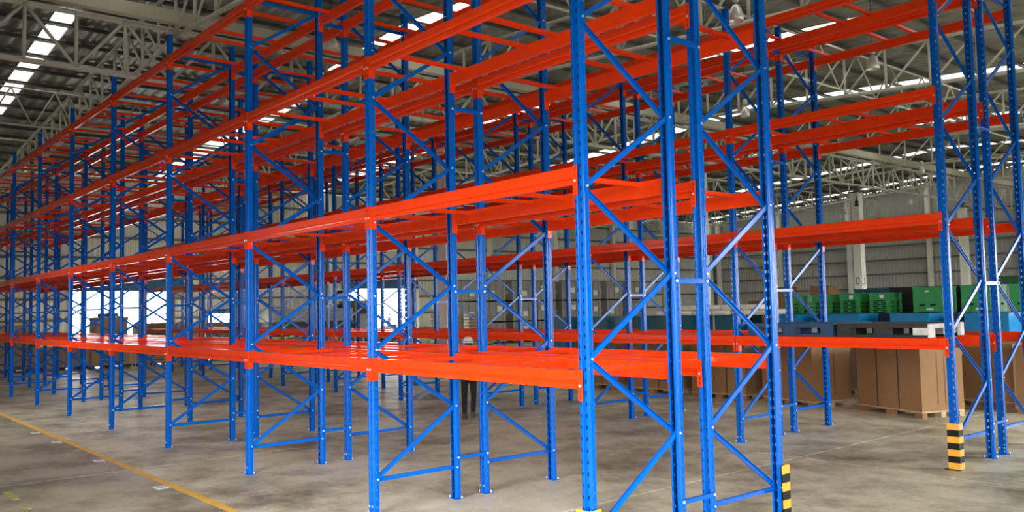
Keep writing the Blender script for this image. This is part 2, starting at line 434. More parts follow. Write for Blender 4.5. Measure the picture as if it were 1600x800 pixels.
PLATE = mb.mesh('base_plate')
def bolts_mesh(zs, sides=(1, -1), extra=True):
    mb = MB(M['zinc'])
    for z in zs:
        for s in sides: mb.tube((s*.05, .012, z), (s*.06, .012, z), .011, 6)
    if extra:
        for z in (.09,):
            for x in (-.03, .03): mb.tube((x, -.04, z), (x, -.05, z), .010, 6)
    return mb.mesh('bolts')
NODE = [.375+.7028*k for k in range(10)]
BOLT_O = bolts_mesh([NODE[k] for k in range(0, 10, 2)])
BOLT_I = bolts_mesh([.365]+[NODE[k] for k in range(1, 10, 2)])
def channel(l, w=.044, d=.026, t=.003, off=0.):
    """C channel along +y, web on the +x side"""
    pr = [(d/2, -w/2), (d/2, w/2), (-d/2, w/2), (-d/2, w/2-t), (d/2-t, w/2-t), (d/2-t, -w/2+t), (-d/2, -w/2+t), (-d/2, -w/2)]
    return MB(M['blue']).prism(pr, lambda a, b: (a, 0, b), lambda a, b: (a, l, b)).mesh('brace')
v0, v1 = .015, D-.015
HZ = channel(v1-v0); dgl = math.hypot(v1-v0, .7028); DG = channel(dgl)
dga = math.atan2(.7028, v1-v0)
BL = LB_-.104
def beam_mesh():
    pr = [(.004, 0), (0, -.004), (0, -.076), (.012, -.090), (.012, -.096), (0, -.110), (0, -.146), (.004, -.15), (.046, -.15), (.05, -.146), (.05, -.004), (.046, 0)]
    return MB(M['orange']).prism(pr, lambda a, b: (-BL/2, a, b), lambda a, b: (BL/2, a, b)).mesh('beam')
BEAM = beam_mesh()
def conn_mesh(s):
    mb = MB(M['orange'], M['zinc'], M['black']); x = s*BL/2
    lo, hi = sorted((x, x-s*.004)); mb.box(lo, hi, -.006, .072, -.242, .006)
    lo, hi = sorted((x-s*.004, x+s*.048)); mb.box(lo, hi, -.006, -.001, -.242, .006)
    for z in (-.03, -.075, -.165, -.21):
        mb.box(x+s*.026-.004, x+s*.026+.004, -.0066, -.0055, z-.012, z+.012, 2)
    mb.tube((x+s*.026, -.006, -.122), (x+s*.026, -.017, -.122), .011, 6, 1)
    return mb.mesh('connector')
CONN = {1: conn_mesh(1), -1: conn_mesh(-1)}
TW = D-2*.005
mb = MB(M['orange'])
mb.prism([(-.022, 0), (.022, 0), (.022, -.042), (.019, -.042), (.019, -.003), (-.019, -.003), (-.019, -.042), (-.022, -.042)], lambda a, b: (a, 0, b), lambda a, b: (a, TW, b))
for y0 in (.0, TW-.004): mb.box(-.026, .026, y0, y0+.004, -.085, 0)
TIE = mb.mesh('tie_bar')
mb = MB(M['blue'], M['zinc']); mb.box(0, .005, -.02, G+.02, -.023, .023); mb.box(-.001, .03, -.02, G+.02, .020, .023)
for y in (0, G): mb.tube((.004, y, 0), (.016, y, 0), .014, 6, 1)
SPACER = mb.mesh('row_spacer')
SP_Z = [.476, 2.416, 4.61, 6.55]
def rack_row(label, y0, s, spacers):
    root = thing('pallet_rack', label, 'pallet rack', (DX, y0, 0), 0 if s > 0 else PI)
    e = -s                                      # local x of frame n is e*n*L
    for n in range(NB+1):
        u = e*n*LB_
        for inner in (0, 1):
            p = put('upright_post', POST, root, (u, inner*D, 0), (0, 0, PI*inner))
            put('base_plate', PLATE, p)
            put('bolts', BOLT_I if inner else BOLT_O, p)['kind'] = 'stuff'
        put('horizontal_brace', HZ, root, (u-s*.0135, v0, .362), (0, 0, 0))
        put('horizontal_brace', HZ, root, (u-s*.0135, v0, 6.70), (0, 0, 0))
        for k in range(9):
            xo = u+(.0135 if k % 2 == 0 else -.0135)
            if k % 2 == 0: put('diagonal_brace', DG, root, (xo, v0, NODE[k]), (dga, 0, 0 if s > 0 else 0))
            else: put('diagonal_brace', DG, root, (xo, v1, NODE[k]), (dga, 0, PI))
        if spacers:
            for z in SP_Z: put('row_spacer', SPACER, root, (u+.0505, D, z))
    for b in range(NB):
        uc = e*(b+.5)*LB_
        for z in LV:
            for inner in (0, 1):
                bo = put('beam', BEAM, root, (uc, (D+.042) if inner else -.042, z), (0, 0, PI*inner))
                for q in (1, -1): put('connector', CONN[q], bo)
            for fr in (.104, .42, .565, .893):
                put('tie_bar', TIE, root, (e*(b+fr)*LB_, .005, z-.012))
    return root
RA = rack_row('nearest bright blue and orange pallet rack row, beside the yellow floor line', YA, 1, True)
RB = rack_row('pallet rack row back to back behind the nearest row, before the aisle with the person', YB, -1, False)
RC = rack_row('pallet rack row across the aisle, with dark pallets and a striped end post guard', YC, 1, True)
RD = rack_row('rearmost pallet rack row, back to back behind the far row, facing the cardboard boxes', YD, -1, False)

# striped post guards: L plate standing on the floor round the outer corner of the post
def guard(label, x, y, rz, fx=1):
    t = thing('post_guard', label, 'post guard', (x, y, 0), rz, 'striped post guards')
    hb = .59/7
    for i in range(7):
        m = M['yellow'] if i % 2 == 0 else M['black']
        mb = MB(m); z0, z1 = i*hb+.004, (i+1)*hb+.004
        mb.box(*sorted((-.065*fx, .085*fx)), -.006, 0, z0, z1); mb.box(*sorted((.079*fx, .085*fx)), 0, .125, z0, z1)
        st = put('stripe', mb.mesh('stripe'), t); st['label'] = 'yellow band' if i % 2 == 0 else 'black band'
    put('floor_plate', MB(M['black']).box(-.1, .1, -.05, .005, 0, .006).mesh('floor_plate'), t)
guard('yellow and black striped post guard at bottom edge, round the nearest corner post', DX, -.085, 0)
guard('yellow and black striped post guard behind the second row corner post, lower right', DX, YB+.085, PI, -1)
guard('yellow and black striped post guard at foot of the far rack end post', DX, YC-.085, 0)

# ------------------------------------------------------------------ floor markings
tag(put('floor_line', MB(M['line']).box(-41, 6.4, -1.115, -1.015, 0, .002).mesh('floor_line')), 'long yellow painted line on the concrete floor beside the nearest rack', 'floor line')
def sticker(x, y, label, rz=0):
    t = thing('floor_label', label, 'label', (x, y, 0), rz, 'white floor labels')
    put('card', MB(M['paper']).box(-.11, .11, -.075, .075, 0, .002).mesh('card'), t)
    put('print', MB(M['inkgrey']).box(-.06, -.005, -.04, .035, .002, .0026).mesh('print'), t)
    mb = MB(M['inkgrey'])
    for k in range(4): mb.box(.015, .075, -.035+.02*k, -.028+.02*k, .002, .0026)
    put('text_lines', mb.mesh('text'), t)
sticker(-6.54, -1.215, 'white square label stuck on floor, closest to camera along the yellow line', .05)
sticker(-9.40, -1.215, 'white square label on floor by yellow line, second from the camera')
sticker(-12.15, -1.215, 'white square label on floor by yellow line, third from the camera', -.04)
sticker(-13.85, -1.215, 'white square label on floor by yellow line, farthest left of four')
tag(put('floor_tape', MB(M['yellow_worn']).box(-7.75, -7.1, -2.79, -2.70, 0, .0015).mesh('floor_tape')), 'short worn yellow tape strip on floor at lower left corner, longer piece', 'floor tape')
tag(put('floor_tape', MB(M['yellow_worn']).box(-6.78, -6.42, -2.78, -2.71, 0, .0015).mesh('floor_tape')), 'small scuffed pale tape scrap on floor at lower left bottom edge', 'floor tape')
# film sheet lying by the far racks
bm = bmesh.new(); bmesh.ops.create_grid(bm, x_segments=10, y_segments=8, size=.5)
for v in bm.verts: v.co.z = .10+.09*math.sin(v.co.x*7+v.co.y*3)+.06*math.cos(v.co.y*9); v.co.y *= .7
for v in bm.verts: v.co.z = max(.006, v.co.z)
bmesh.ops.solidify(bm, geom=bm.faces[:], thickness=.004)
me = bpy.data.meshes.new('film'); bm.to_mesh(me); bm.free(); me.materials.append(M['sheet'])
tag(put('plastic_sheet', me, None, (-13.1, 7.25, 0), (0, 0, .6)), 'crumpled blue-grey plastic sheet on the floor under the far rack', 'plastic sheet')

# ------------------------------------------------------------------ cardboard pallet boxes
def carton(label, x, y, rz, sx, sy, sz, group=None, cm='card', straps=2, z=0., feet=True, dark_base=False):
    t = thing('cardboard_box', label, 'box', (x, y, z), rz, group); hx, hy = sx/2, sy/2
    zb = .13 if feet else 0
    c = M[cm]; wm = M['pl_black'] if dark_base else M['wood']
    if feet:
        put('pallet_deck', MB(wm).box(-hx, hx, -hy, hy, .10, .13).mesh('deck'), t)
        for ix in (-1, 0, 1):
            for iy in (-1, 0, 1):
                put('pallet_block', MB(wm if not (iy == -1 and not dark_base) else c).box(ix*(hx-.09)-.09, ix*(hx-.09)+.09, iy*(hy-.06)-.06, iy*(hy-.06)+.06, 0, .10).mesh('block'), t)
    put('carton_body', MB(c).box(-hx, hx, -hy, hy, zb, sz-.003).mesh('body'), t)
    put('lid', MB(c).box(-hx-.008, hx+.008, -hy-.008, hy+.008, sz-.14, sz).mesh('lid'), t)
    put('base_tray', MB(c).box(-hx-.008, hx+.008, -hy-.008, hy+.008, zb, zb+.13).mesh('tray'), t)
    for k in range(straps):
        xx = -hx+sx*(k+1)/(straps+1)
        mb = MB(M['strap']); mb.box(xx-.012, xx+.012, -hy-.011, hy+.011, sz-.001, sz+.003); mb.box(xx-.012, xx+.012, -hy-.0115, -hy-.0075, zb, sz); mb.box(xx-.012, xx+.012, hy+.0075, hy+.0115, zb, sz)
        put('strap', mb.mesh('strap'), t)
    for yy in (-.12, .06):
        put('side_seam', MB(M['strap']).box(hx+.0075, hx+.0095, yy-.004, yy+.004, zb+.1, sz-.05).mesh('seam'), t)
    return t
ca = -.36
carton('big brown cardboard pallet box on floor, right of the far rack end, side in light', -3.03, 11.95, ca, 1.66, 1.02, 1.28, 'cardboard pallet boxes')
carton('big brown cardboard pallet box left of the sunlit one, behind the blue frame', -5.42, 12.2, -.3, 1.6, 1.05, 1.28, 'cardboard pallet boxes')
carton('big brown cardboard pallet box third from right, in shade behind second frame', -7.45, 12.35, .02, 1.5, 1.15, 1.28, 'cardboard pallet boxes')
carton('big brown cardboard pallet box fourth from right, in shade behind the rack', -9.5, 12.4, -.02, 1.5, 1.15, 1.28, 'cardboard pallet boxes')
carton('big brown cardboard pallet box leftmost of the shaded line behind the racks', -11.6, 12.5, 0, 1.5, 1.15, 1.28, 'cardboard pallet boxes')
carton('brown cardboard pallet box in back line, seen between the end frame posts', -2.55, 14.4, 0, 1.5, 1.15, 1.28, 'cardboard pallet boxes')
carton('brown cardboard pallet box at right picture edge behind the last frame', -.72, 13.6, 0, 1.5, 1.15, 1.3, 'cardboard pallet boxes')
carton('brown cardboard pallet box in back line behind the left shaded gap', -6.3, 14.6, 0, 1.5, 1.15, 1.28, 'cardboard pallet boxes')
for i, (x, y) in enumerate(((-8.4, 14.7), (-10.5, 14.7), (-4.4, 14.5))):
    carton(('brown cardboard pallet box deep in the back line behind the third box', 'brown cardboard pallet box deep in the back line behind the fourth box', 'brown cardboard pallet box in back line behind the sunlit box gap')[i], x, y, 0, 1.5, 1.15, 1.28, 'cardboard pallet boxes')
# plastic pallets on the boxes
def pallet(label, x, y, z, sx, sy, h, m, end=None):
    t = thing('plastic_pallet', label, 'pallet', (x, y, z), 0, 'plastic pallets on the far rack'); hx, hy = sx/2, sy/2
    put('top_deck', MB(M[m]).box(-hx, hx, -hy, hy, h-.06, h).mesh('deck'), t)
    for iy in (-1, 0, 1): put('bottom_skid', MB(M[m]).box(-hx, hx, iy*(hy-.07)-.07, iy*(hy-.07)+.07, 0, .035).mesh('skid'), t)
    for ix in (-1, 0, 1):
        for iy in (-1, 0, 1):
            b = put('pallet_block', MB(M[end] if end and ix == 1 else M[m]).box(ix*(hx-.10)-.10, ix*(hx-.10)+.10, iy*(hy-.08)-.08, iy*(hy-.08)+.08, .035, h-.06).mesh('block'), t)
            if end and ix == 1: b['label'] = 'whitish worn end block'
    if end:
        for iy in (-1, 1): put('end_board', MB(M[end]).box(hx, hx+.012, iy*(hy-.1)-.1, iy*(hy-.1)+.1, .0, h-.01).mesh('end_board'), t)['label'] = 'whitish worn end face'
        put('end_board', MB(M[end]).box(hx, hx+.012, -hy+.2, hy-.2, h-.07, h-.01).mesh('end_board'), t)['label'] = 'whitish worn end face'
pallet('black plastic pallet with whitish right end lying on the far rack lowest beams', -.92, 7.30, LV[0]+.004, 1.3, 1.12, .19, 'pl_black', 'pl_white')
pallet('dark blue plastic pallet lying on the far rack lowest beams, left of the black one', -2.36, 7.30, LV[0]+.004, 1.46, 1.12, .19, 'pl_dblue')

# ------------------------------------------------------------------ plastic bins and crates at the back
def holed_wall(mb, w, z0, z1, holes, tf, t=.03):
    """wall of width w centred, holes list (x0,x1,za,zb); tf maps (x, depth, z)"""
    xs = sorted({-w/2, w/2, *[h[0] for h in holes], *[h[1] for h in holes]}); zs = sorted({z0, z1, *[h[2] for h in holes], *[h[3] for h in holes]})
    for i in range(len(xs)-1):
        for j in range(len(zs)-1):
            cx, cz = (xs[i]+xs[i+1])/2, (zs[j]+zs[j+1])/2
            if any(h[0] < cx < h[1] and h[2] < cz < h[3] for h in holes): continue
            a, b = tf(xs[i], 0, zs[j]), tf(xs[i+1], t, zs[j+1])
            mb.box(min(a[0], b[0]), max(a[0], b[0]), min(a[1], b[1]), max(a[1], b[1]), zs[j], zs[j+1])
def bin_thing(name, label, cat, x, y, z, w, d, h, m, holes=(), group=None, paper=(), rim=.04, rz=0):
    t = thing(name, label, cat, (x, y, z), rz, group)
    mb = MB(M[m])
    holed_wall(mb, w, .05, h-rim, holes, lambda a, e, z_: (a, -d/2+e, z_))
    sh = [(h_[0]*d/w, h_[1]*d/w, h_[2], h_[3]) for h_ in holes]
    holed_wall(mb, d-.06, .05, h-rim, sh, lambda a, e, z_: (w/2-e, a, z_))
    mb.box(-w/2, w/2, d/2-.03, d/2, .05, h-rim); mb.box(-w/2, -w/2+.03, -d/2+.03, d/2-.03, .05, h-rim); mb.box(-w/2, w/2, -d/2, d/2, .03, .05)
    put('body', mb.mesh('body'), t)
    if holes: put('dark_contents', MB(M['pl_black']).box(-w/2+.05, w/2-.05, -d/2+.05, d/2-.05, .052, h*.8).mesh('contents'), t)  # black block added inside so the slots read as shaded
    mb = MB(M[m]); e = .015
    mb.box(-w/2-e, w/2+e, -d/2-e, -d/2+.04, h-rim, h); mb.box(-w/2-e, w/2+e, d/2-.04, d/2+e, h-rim, h)
    mb.box(-w/2-e, -w/2+.04, -d/2+.04, d/2-.04, h-rim, h); mb.box(w/2-.04, w/2+e, -d/2+.04, d/2-.04, h-rim, h)
    put('rim', mb.mesh('rim'), t)
    for q in (-1, 1): put('skid', MB(M[m]).box(q*(w/2-.06)-.05, q*(w/2-.06)+.05, -d/2+.02, d/2-.02, 0, .03).mesh('skid'), t)
    for (px, pz, pw, ph) in paper:
        put('paper_label', MB(M['paper']).box(px-pw/2, px+pw/2, -d/2-.004, -d/2-.001, pz-ph/2, pz+ph/2).mesh('label'), t)['label'] = 'white paper label'
    return t
pos_words = ['leftmost', 'second from left', 'third from left', 'fourth from left', 'fifth from left', 'sixth from left', 'seventh from left', 'eighth from left', 'rightmost']
for k in range(-6, 3):
    xr = -8.26+2.1*k; teal = k < -1  # left bins: same blue plastic, darkened to teal for their shade
    m = 'bin_teal' if teal else 'bin_blue'; cname = 'teal' if teal else 'bright blue'
    for lv in (0, 1):
        lab = '%s plastic bin, %s in the front bin row, %s layer' % (cname, pos_words[k+6], 'upper' if lv else 'lower')
        bin_thing('pallet_bin', lab, 'bin', xr-.565, 20.6, .91*lv, 1.13, 1.2, .905, m, (), 'blue pallet bins in a row',
                  [(.1, .62, .16, .1)] if (k in (0, 1, -1) and lv) else ())
# low green crates stacked four high on the blue bins, then big green bins
for k in range(8):
    for lv in (0, 1):
        bin_thing('pallet_bin', 'dark blue plastic bin under green crates, %s in back row, %s layer' % (pos_words[k] if k < 7 else 'rightmost', 'upper' if lv else 'lower'), 'bin', -11.6+1.2*k, 22.1, .91*lv, 1.16, 1.1, .905, 'pl_dblue', (), 'back row of bins under crates')
gx = [-11.5, -10.44, -9.44, -8.42]
gw = ['first stack from the left', 'second stack from the left', 'third stack from the left', 'fourth stack, beside the black crate']
GZ = 1.817
for i, x in enumerate(gx):
    for lv in range(3):
        bin_thing('folded_crate', 'low green folded crate with dark hand slots, %s, %s tier' % (gw[i], ('bottom', 'middle', 'third')[lv]), 'crate', x, 22.05, GZ+.126*lv, .65, .84, .125, 'green', [(-.21, -.05, .055, .1), (.06, .22, .055, .1)], 'low green crates', rim=.018)
    bin_thing('tall_crate', 'plain green crate on top of the %s of low crates' % gw[i].split(',')[0], 'crate', x, 22.05, GZ+.379, .65, .84, .27, 'green', (), 'plain green top crates', [(.08, .15, .13, .12)] if i in (2, 3) else ())
bg = [(-6.87, 'big green bin with two dark slots, left of the far rack end post'), (-5.45, 'big green bin with two dark slots, seen between the end frame posts'), (-4.13, 'big green bin with two dark slots, at right behind the last post')]
for i, (x, lab) in enumerate(bg):
    bin_thing('green_bin', lab, 'bin', x, 22.05, GZ, .90, .94, .79, 'green', [(-.27, -.1, .2, .26), (.06, .23, .2, .26)], 'big green bins', [(-.02, .65, .12, .05), (.05, .1, .2, .05)])
for x, w_, lab in ((-8.05, 1.6, 'left'), (-6.2, 1.5, 'middle')):
    bin_thing('black_bin', 'tall black plastic crate standing behind the %s big green bin' % lab, 'bin', x, 23.7, 0, w_, .9, 2.64, 'pl_black', (), None)
for lv in range(3):
    bin_thing('pallet_bin', 'dark teal bin in the stack behind the green crates, %s' % ('lowest', 'middle', 'topmost')[lv], 'bin', -10.2, 25.4, .882*lv, 1.55, 1.1, .88, 'bin_teal', (), 'dark teal bin stack')
for lv in range(5):
    bin_thing('folded_crate', 'dark green slotted crate in tall stack at right, %s' % ('lowest', 'second up', 'third up', 'fourth up', 'topmost')[lv], 'crate', -5.6, 24.9, .582*lv, .65, .8, .58, 'dgreen', [(-.2, -.05, .1, .16), (.06, .21, .1, .16), (-.2, -.05, .3, .36), (.06, .21, .3, .36)], 'dark green crate stack')

# white sacks on the teal bins
sk = [rbox(M['sack'], .80, .5, .17, .07, 3, .02, s) for s in range(3)]
n = 0
srow = 'white woven sack lying in the pile on the teal bins'
for lv in range(2):
    for k in range(6 - lv):
        for r in range(2):
            o = put('sack', sk[n % 3], None, (-15.9+.84*k+.4*lv, 20.3+.56*r, 1.908+.185*lv), (0, 0, rnd.uniform(-.08, .08)))
            where = '%s layer, %s in %s line' % (('lower', 'upper')[lv], ('leftmost', 'second', 'third', 'fourth', 'fifth', 'rightmost')[k if not (lv and k == 4) else 5], ('front', 'back')[r])
            tag(o, 'white sack in pile on teal bins, %s' % where, 'sack', 'white sacks on the teal bins'); n += 1

# grey shipping crates with paper labels along the far wall
def ship_crate(label, x, y, z):
    t = thing('shipping_crate', label, 'crate', (x, y, z), 0, 'grey shipping crates')
    w, d, h = 1.2, 1.62, 1.335
    put('body', MB(M['crate']).box(-w/2, w/2, -d/2, d/2, .1, h-.05).mesh('body'), t)
    put('lid', MB(M['crate']).box(-w/2-.02, w/2+.02, -d/2-.02, d/2+.02, h-.05, h).mesh('lid'), t)
    for q in (-1, 0, 1): put('skid', MB(M['pl_black']).box(-w/2, w/2, q*(d/2-.1)-.08, q*(d/2-.1)+.08, 0, .1).mesh('skid'), t)
    mb = MB(M['girt'])
    for q in (-.55, 0, .55): mb.box(w/2, w/2+.015, q-.02, q+.02, .1, h-.05)
    put('battens', mb.mesh('battens'), t)
    dy = rnd.choice((-.3, .25, .3)); hz = rnd.choice((.55, .75, .9))
    put('paper_label', MB(M['paper']).box(w/2+.001, w/2+.005, dy-.2, dy+.2, hz-.17, hz+.17).mesh('label'), t)['label'] = 'white paper sheet on the crate front'
    put('paper_label', MB(M['paper']).box(-.1, .12, -d/2-.005, -d/2-.001, .5, .75).mesh('label'), t)['label'] = 'small white paper sheet on the crate side'
    return t
cw = ['leftmost', 'second', 'third', 'fourth', 'fifth', 'sixth', 'seventh', 'eighth']
for k in range(8):
    for lv in range(3):
        ship_crate('grey shipping crate with white papers, %s column from left, %s of three layers' % (cw[k], ('bottom', 'middle', 'top')[lv]), -38.6, 27.7+2.22*k, 1.337*lv)
# brown sacks on pallets by the end wall
bgm = [rbox(M['bag'], .62, .9, .17, .07, 3, .02, s+9) for s in range(3)]
for st, (y, nl) in enumerate(((24.55, 10), (27.0, 10))):
    pl = thing('wooden_pallet', 'wooden pallet under the %s stack of brown sacks' % ('left', 'right')[st], 'pallet', (-36.4, y, 0), 0, 'pallets under brown sacks')
    put('deck', MB(M['wood']).box(-.65, .65, -.95, .95, .1, .13).mesh('deck'), pl)
    for q in (-1, 0, 1): put('skid', MB(M['wood']).box(-.65, .65, q*.85-.08, q*.85+.08, 0, .1).mesh('skid'), pl)
    for lv in range(nl):
        for c in range(2):
            o = put('sack', bgm[(lv+c) % 3], None, (-36.1, y-.46+.92*c, 1*.222+.185*lv), (0, 0, rnd.uniform(-.06, .06)))
            tag(o, 'brown paper sack in the %s wall stack, %s row, %s half' % (('left', 'right')[st], ('bottom', 'second', 'third', 'fourth', 'fifth', 'sixth', 'seventh', 'eighth', 'ninth', 'topmost')[lv], ('left', 'right')[c]), 'sack', 'brown paper sacks on pallets')

# cartons at the far left near the bright door
lc = [(-36.3, -2.6, 1.25, 'in the far left stack line, outermost'), (-36.3, -1.0, 1.3, 'in the far left line, second'), (-36.2, .7, 1.25, 'in the far left line, third'), (-36.4, 2.3, 1.2, 'in the far left line, fourth'),
      (-36.0, 4.1, 1.0, 'low one beside the bright door'), (-35.7, 5.9, 1.2, 'tall stack at left of the bright door'), (-35.6, 7.7, 1.15, 'stack in front of the bright door middle'), (-35.9, 9.3, 1.15, 'stack in front of the bright door right half'), (-36.8, 11.2, 1.1, 'stack right of the bright door'), (-37.0, 12.9, 1.1, 'stack before the small far door')]
for i, (x, y, hgt, w) in enumerate(lc):
    carton('light brown carton on black pallet, %s' % w, x, y, 0, 1.2, 1.56, hgt, 'far left cartons', 'card_light', 1, 0, True, True)
    if i not in (4, 9):
        carton('light brown carton on top of another, %s' % w, x, y+.05, hgt+.004, 1.15, 1.3, (.75 if i != 5 else 1.02), 'far left upper cartons', 'card_light' if i % 2 else 'card', 1, hgt+.004, False)
for o in [o for o in COL.objects if o.get('group') == 'far left upper cartons']: o.rotation_euler = (0, 0, 0)
tag(put('black_case', MB(M['pl_black']).box(-.3, .3, -.35, .35, 0, .16).mesh('case'), None, (-35.7, 5.9, 2.228)), 'small black case lying on the tall carton stack at left of bright door', 'case')
pt_me = {}
mb = MB(M['wood'])
for k in range(7): mb.box(-.5, .5, -.59+.175*k, -.59+.175*k+.12, .118, .14)
pt_me['deck_boards'] = mb.mesh('deck_boards')
mb = MB(M['wood'])
for q in (-1, 0, 1): mb.box(-.5+.0, .5, q*.54-.05, q*.54+.05, .02, .118)
pt_me['stringers'] = mb.mesh('stringers')
mb = MB(M['wood'])
for q in (-1, 0, 1): mb.box(q*.42-.06, q*.42+.06, -.59, .59, 0, .02)
pt_me['bottom_boards'] = mb.mesh('bottom_boards')
ordw = ['bottom', 'second', 'third', 'fourth', 'fifth', 'sixth', 'seventh', 'top']
for i, y in enumerate((14.9, 16.3, 17.7, 19.1, 20.5, 21.9)):
    for lv in range(7 + (i % 2)):
        t = thing('wooden_pallet', 'empty wooden pallet, %s in the %s stack by the far truck' % (ordw[lv], ('first', 'second', 'third', 'fourth', 'fifth', 'sixth')[i]), 'pallet', (-37.6, y, .1405*lv), rnd.uniform(-.03, .03), 'empty wooden pallet stacks')
        for nm, me in pt_me.items(): put(nm, me, t)
# brown boxes against the back wall
for i, (x, z, s) in enumerate(((-26.2, 2.32, 1.1), (-24.0, 2.32, 1.2), (-26.0, 2.95, .6))):
    pass
for i, (x, nlev) in enumerate(((-27.0, 3), (-25.4, 4), (-22.6, 4))):
    for lv in range(nlev):
        carton('brown carton in back wall stacks, %s stack, %s' % (('left', 'middle', 'right')[i], ('lowest', 'second up', 'third up', 'topmost')[lv]), x, 43.0, .8*lv, 1.3, 1.0, .795, 'back wall cartons', 'card', 1, .8*lv, False)
for o in [o for o in COL.objects if o.get('group') == 'back wall cartons']: o.rotation_euler = (0, 0, 0)

# ------------------------------------------------------------------ flatbed truck outside the far doors
t = thing('flatbed_truck', 'grey flatbed truck with rails and black wheels parked at the far wall', 'truck', (-40.1, 18.6, 0))
put('chassis', MB(M['pl_black']).box(-.9, .9, -3.4, 3.0, .75, 1.75).mesh('chassis'), t)
put('cargo_bed', MB(M['truck']).box(-1.05, 1.05, -3.4, 1.5, 1.75, 2.45).mesh('bed'), t)
cb = MB(M['truck']); cb.prism([(1.7, 1.0), (3.1, 1.0), (3.1, 2.1), (2.8, 2.9), (1.7, 2.9)], lambda a, b: (-1.0, a, b), lambda a, b: (1.0, a, b))
cab = put('cab', cb.mesh('cab'), t)
put('side_window', MB(M['pl_black']).box(1.0, 1.01, 1.9, 2.75, 2.1, 2.7).mesh('window'), cab)
rm = MB(M['paper'])
for y in (-2.9, -1.3, .3):
    r = MB(M['column']); r.tube((1.0, y, 2.45), (1.0, y, 3.0), .03, 6); r.tube((1.0, y+.6, 2.45), (1.0, y+.6, 3.0), .03, 6); r.tube((1.0, y, 3.0), (1.0, y+.6, 3.0), .03, 6)
    put('rail', r.mesh('rail'), t)
whl = MB(M['tyre'], M['steel']).tube((0, 0, 0), (.28, 0, 0), .5, 20).tube((.28, 0, 0), (.30, 0, 0), .22, 12, 1).mesh('wheel')
for y in (-2.6, -1.4, 2.2):
    put('wheel', whl, t, (.75, y, .5)); put('wheel', whl, t, (-.75, y, .5), (0, 0, PI))
hs = MB(M['rope'])
for k in range(16):
    a, b = 2*PI*k/16, 2*PI*(k+1)/16
    hs.tube((.6, .9+.42*math.cos(a), 2.9+.42*math.sin(a)), (.6, .9+.42*math.cos(b), 2.9+.42*math.sin(b)), .1, 8)
tag(put('hose_coil', hs.mesh('hose'), None, (-40.1, 18.6, .075)), 'black hose coil standing on the grey truck bed', 'hose')

# ------------------------------------------------------------------ pendant lamps
def lamp_mesh():
    t = {}
    t['reflector'] = MB(M['lamp']).lathe([(.03, .36), (.06, .34), (.11, .26), (.145, .14), (.155, 0), (.15, 0), (.138, .13), (.10, .24), (.0, .31)], 20).mesh('reflector')
    t['gear_housing'] = MB(M['steel']).lathe([(0, .62), (.07, .61), (.08, .56), (.08, .44), (.05, .40), (0, .40)], 14).mesh('housing')
    t['lamp_bulb'] = MB(M['white']).lathe([(0, .06), (.04, .08), (.05, .14), (.035, .22), (.025, .30)], 12).mesh('bulb')
    return t
LM = lamp_mesh()
def lamp(label, x, y, z):
    t = thing('pendant_lamp', label, 'pendant lamp', (x, y, z), 0, 'bell shaped pendant lamps')
    for k, me in LM.items(): put(k, me, t)
    put('cord', MB(M['rope']).tube((0, 0, .62), (0, 0, zroof(x)-z), .008, 5).mesh('cord'), t)
LAMPS = [((-13.4, 5.0, 8.55), 'bell lamp hanging over the near racks, before the bright roof strip at upper middle'), ((-22.2, 5.8, 9.0), 'bell lamp hanging behind left rack posts under the far roof slope'),
  ((-5.3, 9.95, 8.05), 'bell lamp hanging above the far racks near the top edge'), ((-5.4, 15.9, 8.05), 'bell lamp hanging right of centre below the long roof truss'),
  ((-25.0, 41.5, 9.1), 'small bell lamp left of the tall white column'), ((-13.9, 37.4, 8.4), 'small bell lamp right of the tall white column, higher one'),
  ((-18.5, 46.0, 7.9), 'small bell lamp right of the tall white column, lower one'), ((-28.0, 42.0, 7.6), 'small bell lamp far back between first and second rack frame posts'),
  ((-31.0, 36.0, 7.2), 'small bell lamp far back left, above the orange far beams'), ((-35.0, 33.0, 7.0), 'small bell lamp farthest left above the grey crates'),
  ((-12.0, 20.0, 8.6), 'bell lamp hanging near the roof truss behind the second frame'), ((-3.2, 24.0, 8.0), 'bell lamp at far right high under the roof')]
for p, lab in LAMPS: lamp(lab, *p)

